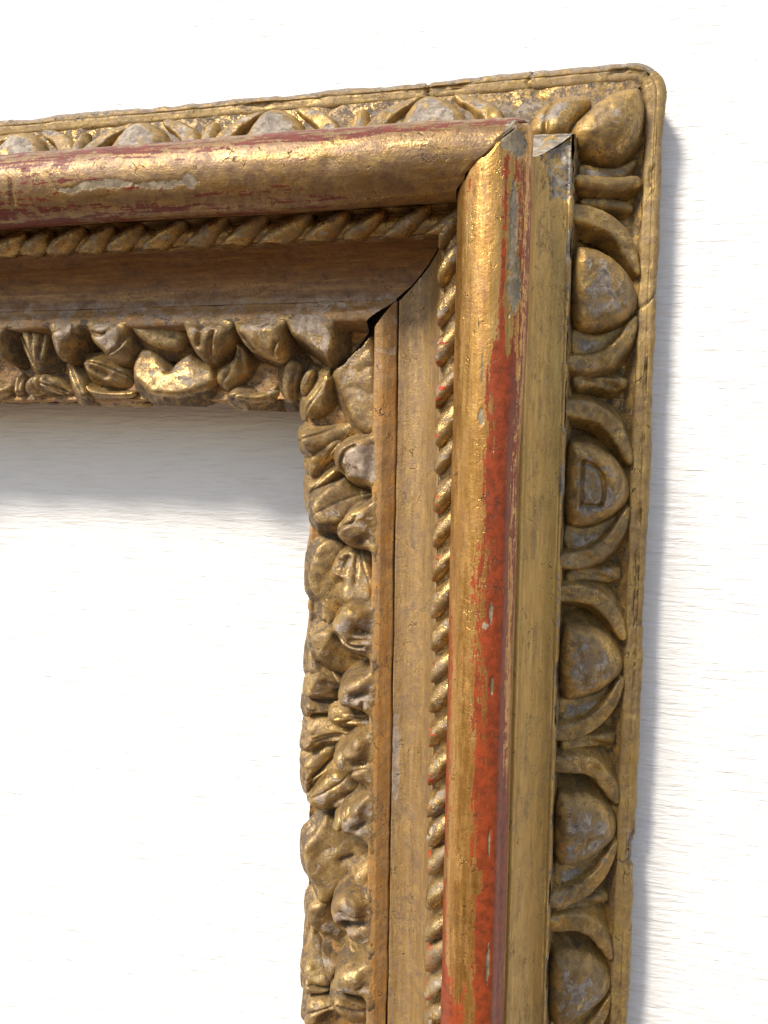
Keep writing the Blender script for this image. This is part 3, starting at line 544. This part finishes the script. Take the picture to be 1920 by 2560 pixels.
    def mask(S, T, U, Z, SG):
        if top:
            low = sstep(6.45, 6.02, U); up = sstep(7.35, 7.7, U)
            r = .29 + .26 * low * sstep(-6, 2, S) + .24 * up + .12 * sstep(2, 9, S) - .55 * (1 - sstep(-6, -1.5, S)) * (1 - up)
            g = .92 * flake(S, U) + .35 * sstep(.03, 0, SG) + .5 * blob(S, U, -2.2, 6.85, .3, .22, 14) + .6 * blob(S, U, -7.7, 7.5, .35, .5, 15)
            b = .38 * sstep(6.15, 5.95, U) * (Z < 8.3) + .3 * np.exp(-((S - 8.95) / .07) ** 2) * (U < 7.2)
        else:
            dn = sstep(-2.0, -.2, S)
            r = .22 + .72 * sstep(6.65, 7.50, U) * dn * (1 - .55 * sstep(7.85, 8.1, U)) + .62 * sstep(6.35, 6.05, U) * sstep(4, 11, S)
            r = r + .62 * sstep(11, 13.5, S) * sstep(7.15, 7.45, U) + .75 * sstep(17.5, 21, S) * sstep(7.25, 6.7, U) + .45 * sstep(21.5, 23, S) - .3 * blob(S, U, 20.5, 7.1, 2.4, .28, 5)
            r = r + .65 * np.exp(-((U - 7.52) / .10) ** 2) * sstep(-7.2, -6.5, S) * (1 - dn) + .35 * sstep(7.7, 7.9, U) * sstep(-7.2, -6.5, S) * (1 - dn)
            r = np.where((S > 14.9) & (S < 15.7) & (U < 7.4), r * .4, r)
            g = .85 * loss(S, U) + 1.0 * chips(S, U) + .30 * sstep(.05, 0, SG) + .9 * (np.hypot((S - 7.1) / .11, (U - 7.26) / .11) < 1)
            b = .12 * loss(S, U) + .3 * sstep(6.02, 5.96, U) * (Z < 8.1)
        return np.stack([r, g, b], -1)
    strip('roll_moulding', rail, [(6.3, 6.8)] + arc(7.12, 8.12, 1.12, 205, -35, 60) + [(8.01, 7.0), (8.02, 5.6)],
          'torus_top' if top else 'torus_right', frame, res=.045, ds=.06, disp=disp, mask=mask, jag=.55, cr=7.7,
          label=('thick rounded gilded roll of the top rail with plum red streaks and a long flaked patch' if top else 'thick rounded gilded roll of the right rail rubbed to bright red bole along its outer side'))
    # rope
    def disp(S, T, U, Z, SG): return nz(S, T, 2, 51 + sd) * .06
    rope = strip('rope_moulding', rail, [(5.30, 6.45), (5.34, 6.62), (5.42, 6.66)] + arc(5.76, 6.64, .34, 180, 20, 12) + [(6.1, 6.8), (6.2, 7.2)],
                 'rope', frame, res=.06, ds=.08, disp=disp, mask=lambda S, T, U, Z, SG: M3(0, .1, .36, like=U), label='bed of the twisted rope moulding on the ' + where)
    # cove
    def disp(S, T, U, Z, SG): return nz(S, T * .5, .3, 61 + sd) * .05 + nz(S * .4, T * 3, 1, 62 + sd) * .015
    def mask(S, T, U, Z, SG):
        g = .06 + .22 * sstep(4.2, 3.6, U) + (.75 * blob(S, U, 13.2, 3.75, 2.0, .20, 3, .8) if not top else .72 * sstep(4.5, 3.5, U + .3 * nz(S, T, .8, 3)))
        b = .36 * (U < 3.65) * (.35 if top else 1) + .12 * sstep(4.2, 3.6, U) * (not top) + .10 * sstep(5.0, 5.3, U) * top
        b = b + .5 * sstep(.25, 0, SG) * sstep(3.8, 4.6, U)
        return np.stack([.05 + 0 * U, g, b], -1)
    strip('cove_moulding', rail, ([(3.585, 5.2), (3.60, 5.40)] + bez((3.63, 5.40), (4.7, 5.05), (5.20, 6.25), 24) if top else [(3.605, 5.0), (3.618, 5.30)] + bez((3.64, 5.33), (4.75, 5.0), (5.20, 6.25), 24)) + [(5.27, 6.50), (5.30, 6.62), (5.36, 6.64)],
          'cove_top' if top else 'cove', frame, res=.06, ds=.08, disp=disp, mask=mask, gap=lambda U: .03 + .05 * sstep(4.2, 3.6, U), jag=.10,
          label='smooth hollow cove of the ' + where)
    # leaf moulding bed with flat ledge
    def disp(S, T, U, Z, SG):
        k = sstep(2.85, 2.5, U)
        return k * (nz(S, T, .7, 71 + sd) * .35 + nz(S, T, 2.2, 72 + sd) * .14) + (1 - k) * (nz(S, T * .3, .6, 73 + sd) * .12 + nz(S, T, 2.5, 75 + sd) * .03) + nz(S, T, 5, 74) * .01
    def mask(S, T, U, Z, SG):
        k = sstep(2.7, 2.2, U)
        g = (.14 if not top else .66) * (1 - k) + .08 * k
        if not top: g = g + .45 * sstep(4.5, 1.2, SG) * (1 - k)
        return np.stack([.04 + 0 * U, g, .55 * k * (U > .15)], -1)  # bed painted dark for the shaded hollows between lobes, besides grime
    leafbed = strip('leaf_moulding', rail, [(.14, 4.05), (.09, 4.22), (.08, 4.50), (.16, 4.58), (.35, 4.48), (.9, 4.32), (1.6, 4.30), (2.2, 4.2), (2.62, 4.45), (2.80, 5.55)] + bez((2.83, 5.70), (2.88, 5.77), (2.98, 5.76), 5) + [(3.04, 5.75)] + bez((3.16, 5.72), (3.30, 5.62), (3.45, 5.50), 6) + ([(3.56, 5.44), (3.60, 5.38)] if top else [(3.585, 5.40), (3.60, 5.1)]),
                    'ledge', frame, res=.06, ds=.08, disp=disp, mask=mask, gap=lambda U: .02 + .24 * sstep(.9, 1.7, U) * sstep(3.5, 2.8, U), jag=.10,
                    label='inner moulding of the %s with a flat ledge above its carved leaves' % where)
    if top: bedT, ropeT, leafT = bed, rope, leafbed
    else: bedR, ropeR, leafR = bed, rope, leafbed

# ------------------------------------------------------------------ carved leaves
lobes = []
for i, (rail, rim, H, wd, poly, strokes) in enumerate(LEAVES):
    up = rim >= 5.2
    ua = 0 if rail == 'R' else 1
    poly = [((min(p[0] + .35 * (p[0] > 2.6), 3.28), p[1]) if ua == 0 else (p[0], min(p[1] + .35 * (p[1] > 2.6), 3.28))) if up else ((min(p[0], 3.0), p[1]) if ua == 0 else (p[0], min(p[1], 3.0))) for p in poly]
    def post(X, Y, Z, rail=rail, i=i, up=up):
        U = X if rail == 'R' else Y
        if up:
            k = sstep(2.45, 2.95, U)
            Z = Z * (1 - k) + (5.785 + .10 * (fbm(X * 3, Y * 3, seed=i) - .5)) * k - .10 * sstep(2.9, 3.2, U) - 2 * np.clip(U - 3.15, 0, 1)
            Z = Z - .25 * sstep(1.9, 1.0, U)
        else:
            Z = Z - .05
        other = Y if rail == 'R' else X
        Z = Z - 4.0 * ((U - other < .10 + .04 * np.sin(U * 9) + .14 * sstep(1.1, 1.9, U) * (rail == 'R')) & (U > .95) & (U < 3.4))
        return Z
    rl = random.Random(70 + i)
    slab = i in (1, len(LEAVES) - 1)
    if slab: strokes = strokes[:0] if i else strokes
    else:
        Pa = np.array(poly); c = Pa.mean(0); ev, vec = np.linalg.eigh(np.cov((Pa - c).T)); ax1 = vec[:, 1]; ax0 = vec[:, 0]
        L1 = math.sqrt(ev[1]) * 1.5; L0 = math.sqrt(ev[0])
        for o_ in ((rl.uniform(-.6, .6),) if not up and ev[1] < .7 else ()):
            bow = rl.uniform(-.15, .15)
            strokes = list(strokes) + [([tuple(c + ax1 * L1 * t_ + ax0 * (L0 * o_ + bow * (1 - t_ * t_) + .04 * math.sin(9 * t_ + i))) for t_ in (-1, -.5, 0, .5, 1)], .04, rl.uniform(.04, .10))]
    if up and not slab: strokes = [(a, b, d * 1.6) for a, b, d in strokes]
    lobes.append(None)
    o = lobes[-1] = lobe('leaf_lobe', leafR if rail == 'R' else leafT, 'leaf', poly=poly, rim=rim, H=H * (1.3 if up else 1.0), w=.30 if slab else (.48 if up else .34), tilt=(.10, -.4, .2) if slab else (.30, -.4, .8) if up else (.50, -.75 + .5 * math.sin(i * 2.1), .8 * math.cos(i * 1.7 + .6)), tool=.07, wall=4.0 if up else 1.4, cut=.34 if up else .40, strokes=strokes, seed=200 + i, post=post, gr=.55, edge_dirt_shade=.45, dirt_shade=rl.uniform(-.05, .22) * (i not in (1, len(LEAVES) - 1)), worn={1: .36, len(LEAVES) - 1: .62}.get(i, rl.uniform(.3, .75) if up else rl.uniform(.0, .45)), step=.04, rough=.03)

# the carving goes on past the picture's edges
PR = LEAVES[25][4][0][1] - LEAVES[10][4][0][1]
for i in list(range(18, 33)) + list(range(34, 48)):
    rail = LEAVES[i][0]; src = lobes[i]
    for n in ((1,) if rail == 'R' else (1, 2)):
        c = src.copy(); scene.collection.objects.link(c); c.parent = src.parent
        if rail == 'R': c.location = (0, 0, PR * .01 * n)
        else: c.location = (-(8.2 * n) * .01, 0, 0)
        far = max(-p[1] for p in LEAVES[i][4]) - PR * n if rail == 'R' else max(-p[0] for p in LEAVES[i][4]) + 8.2 * n
        near = min(-p[1] for p in LEAVES[i][4]) - PR * n if rail == 'R' else min(-p[0] for p in LEAVES[i][4]) + 8.2 * n
        if far > SMAX[rail] or near < (25.6 if rail == 'R' else 17.2): bpy.data.objects.remove(c)

# ------------------------------------------------------------------ egg and dart
def line_z(U): return 3.25 - .61 * (U - 9.7)
def to_xy(rail, s, u): return (u, -s) if rail == 'R' else (-s, u)
EG = {'R': [-4.25, 2.95, 9.75, 16.4, 22.9, 29.4], 'T': [-4.3, 2.1, 8.1, 13.9, 19.8]}
k = 0
for rail in ('R', 'T'):
    par = bedR if rail == 'R' else bedT
    for e, s0 in enumerate(EG[rail]):
        k += 1
        rnd = random.Random(k)
        f = {'R': 1.0, 'T': .9}[rail] * rnd.uniform(.97, 1.04)
        q = lambda pts: [to_xy(rail, s0 + a * f, 9.62 + (b - 9.62) * 1.075) for a, b in pts]
        ax = 0 if rail == 'R' else 1
        def rimf(off, ax=ax): return lambda X, Y: line_z(X if ax == 0 else Y) + off
        egg = [(-1.55, 9.62), (-1.62, 10.1), (-1.45, 10.8), (-1.05, 11.4), (-.4, 11.85), (.3, 12.05), (.85, 11.85), (1.35, 11.2), (1.6, 10.3), (1.5, 9.62)]
        st = []
        if rail == 'R' and e == 1:   # the egg with a cut D in it
            st = [(q([(-.85, 10.2), (.8, 10.2)]), .06, .30), (q([(-.85, 10.25), (-.70, 10.65), (-.25, 10.95), (.35, 11.0), (.70, 10.9)]), .08, .30), (q([(.72, 10.35), (.74, 10.9)]), .08, .28)]
        if rail == 'R' and e == 3:
            st = [(q([(.3, 10.9), (.75, 10.8)]), .07, .12)]
        lobe('egg', par, 'egg', poly=q(egg), rim=rimf(-.45), H=.95, w=.72, tool=.10, tilt=(.12, -.2, .8), strokes=st, seed=400 + k, rough=.05, worn=.55, wall=2.5, cut=.3,
             label='carved egg with a D shaped cut in its face' if st and e == 1 else None)
        # husk: two curved arms that close round the egg towards the outer edge
        lobe('husk_arm', par, 'egg', line=q([(-2.75, 9.72), (-2.72, 10.3), (-2.45, 11.0), (-1.75, 11.55), (-.9, 11.9)]), lw=[.36, .40, .38, .32, .18],
             rim=rimf(-.18), H=.30, w=.16, seed=430 + k, rough=.07, worn=.25, tool=.08, wall=2.6)
        lobe('husk_arm', par, 'egg', line=q([(2.75, 9.72), (2.75, 10.3), (2.45, 11.05), (1.75, 11.6), (.9, 11.9)]), lw=[.34, .38, .36, .28, .15],
             rim=rimf(-.20), H=.30, w=.16, seed=460 + k, rough=.07, worn=.25, tool=.08, wall=2.6)
        # inner sloping face of the lower husk
        lobe('husk_hollow', par, 'egg', poly=q([(1.3, 9.7), (2.5, 9.7), (2.5, 10.4), (2.2, 11.0), (1.5, 11.5), (1.0, 11.75), (1.45, 11.0), (1.6, 10.2)]),
             rim=rimf(-.40), H=.10, w=.4, seed=480 + k, rough=.05, worn=.62, wall=2.5)
        # dart
        d0 = 3.38
        if rail == 'T':
            lobe('dart', par, 'egg', poly=q([(d0 - .55, 9.8), (d0 + .45, 9.8), (d0 + .42, 10.9), (d0 + .30, 11.75), (d0 - .25, 11.85), (d0 - .5, 11.2)]),
                 rim=rimf(-.40), H=.65, w=.45, strokes=[(q([(d0 + .05, 11.8), (d0 + .1, 10.9), (d0 + .1, 10.0)]), .10, .12)], seed=500 + k, rough=.06, worn=.5, wall=2.5)
        else: lobe('dart', par, 'egg', poly=q([(d0 - .42, 9.75), (d0 + .42, 9.75), (d0 + .20, 10.6), (d0 + .40, 11.8), (d0 - .40, 11.85), (d0 - .2, 10.7)]),
             rim=rimf(-.55), H=.30, w=.25, strokes=[(q([(d0 + .3, 11.6), (d0, 10.9), (d0 - .2, 10.3)]), .14, .18)], seed=500 + k, rough=.07, worn=.22, wall=2.5)
# corner: the big almond and the eggs that flank it
zc = lambda off: (lambda X, Y: line_z(np.maximum(X, Y)) + off)
lobe('corner_egg', bedR, 'egg', poly=[(9.38, 9.85), (9.57, 10.3), (10.11, 10.9), (10.8, 11.4), (11.39, 11.65), (11.95, 11.7), (12.1, 11.14), (12.07, 10.59), (11.95, 9.9), (11.62, 9.47), (11.18, 9.15), (10.63, 9.0), (10.02, 9.08), (9.6, 9.35)],
     rim=lambda X, Y: 2.55 - .28 * (X - 9.4), H=1.0, w=1.2, seed=601, rough=.05, worn=.45, label='large almond shaped egg filling the corner', tool=.08)
lobe('egg', bedT, 'egg', poly=[(7.75, 9.7), (8.05, 10.87), (8.46, 11.4), (9.12, 11.7), (9.89, 11.6), (10.25, 11.35), (9.9, 10.8), (9.5, 10.3), (9.3, 9.8)],
     rim=zc(-.4), H=.8, w=.8, seed=602, rough=.06, worn=.4, strokes=[([(8.55, 9.8), (8.55, 10.6), (8.8, 11.3)], .08, .22)])
lobe('husk_hollow', bedR, 'egg', poly=[(9.8, 8.95), (10.6, 8.8), (11.3, 9.0), (11.95, 9.5), (11.95, 9.05), (11.4, 8.5), (10.4, 8.3), (9.75, 8.35)],
     rim=zc(-.5), H=.12, w=.3, seed=603, rough=.04, worn=.75)
lobe('husk_arm', bedR, 'egg', line=[(9.8, 8.15), (10.8, 8.15), (11.9, 8.4)], lw=[.24, .28, .24], rim=zc(-.25), H=.35, w=.22, seed=604, worn=.2)
lobe('dart', bedR, 'egg', poly=[(9.85, 7.75), (11.9, 7.85), (11.9, 7.35), (10.8, 7.45), (9.85, 7.3)], rim=zc(-.6), H=.2, w=.2, seed=605, worn=.2)

# ------------------------------------------------------------------ rope twists
def twist(rail, s, L, parent, i):
    rnd = random.Random(900 + i)
    nu, nv = 20, 14
    a = np.linspace(0, math.pi, nu)[:, None]; b = np.linspace(0, 2 * math.pi, nv, endpoint=False)[None, :]
    r = np.sin(a) ** .6 * (1.12 - .42 * (a / math.pi))
    xl = -np.cos(a) * L * .68 + 0 * b
    yl = r * np.cos(b) * .37 + .10 * np.sin(a * 1.0 - .9)
    zl = r * np.sign(np.sin(b)) * np.abs(np.sin(b)) ** 1.35 * .50
    zs = rnd.uniform(.82, 1.12); yl = yl * rnd.uniform(.85, 1.12); zl = zl * zs; xl = xl * rnd.uniform(.88, 1.1)
    tilt = math.radians(rnd.uniform(36, 46) + (4 if rail == 'R' else -4))
    ds_ = xl * math.cos(tilt) + yl * math.sin(tilt)        # up/right along the rail
    du_ = xl * math.sin(tilt) - yl * math.cos(tilt)
    n = (fbm(ds_ * 3 + i, du_ * 3, zl * 3, seed=i, octv=3) - .5) * .10
    ds_ = ds_ + n; du_ = np.clip(du_, -.46, .50) + n; zl = zl + n
    # the twist leans along +X+Y ("/") in both rails
    if rail == 'R': X, Y = 5.73 + du_, -s + ds_
    else: X, Y = -s + ds_, 5.74 + du_
    Z = 6.92 + zl + .12 * du_
    V = np.stack([X, Y, Z], -1).reshape(-1, 3)
    F = []
    for p in range(nu - 1):
        for q in range(nv):
            F.append((p * nv + q, p * nv + (q + 1) % nv, (p + 1) * nv + (q + 1) % nv, (p + 1) * nv + q))
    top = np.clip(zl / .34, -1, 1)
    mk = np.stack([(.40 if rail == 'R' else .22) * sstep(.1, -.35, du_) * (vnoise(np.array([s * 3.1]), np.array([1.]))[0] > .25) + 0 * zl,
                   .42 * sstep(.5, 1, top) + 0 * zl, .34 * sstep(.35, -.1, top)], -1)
    F = np.array(F)
    if rail == 'T': pass
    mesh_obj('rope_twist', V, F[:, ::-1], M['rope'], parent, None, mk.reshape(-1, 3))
RS = {'R': [-5.06, -3.84, -2.56, -1.27, 0.15, 1.42, 2.48, 3.73, 4.86, 6.07, 7.25, 8.48, 9.62, 10.65, 11.83, 13.13, 14.35, 15.4, 16.46, 17.69, 18.9, 19.97, 21.09, 22.2, 23.3, 24.4, 25.5, 26.6, 27.7, 28.8, 29.9],
      'T': [-5.2, -3.74, -2.3, -0.99, 0.46, 2.0, 3.43, 4.98, 6.54, 7.7, 8.95, 10.2, 11.4, 12.6, 13.8, 15.0, 16.2, 17.4, 18.6, 19.8]}
i = 0
for rail in ('R', 'T'):
    ss = RS[rail]
    for a, s in enumerate(ss):
        i += 1
        L = (ss[min(a + 1, len(ss) - 1)] - ss[max(a - 1, 0)]) / (2 if 0 < a < len(ss) - 1 else 1)
        twist(rail, s - (.55 if rail == 'R' else .45), L * 1.0, ropeR if rail == 'R' else ropeT, i)
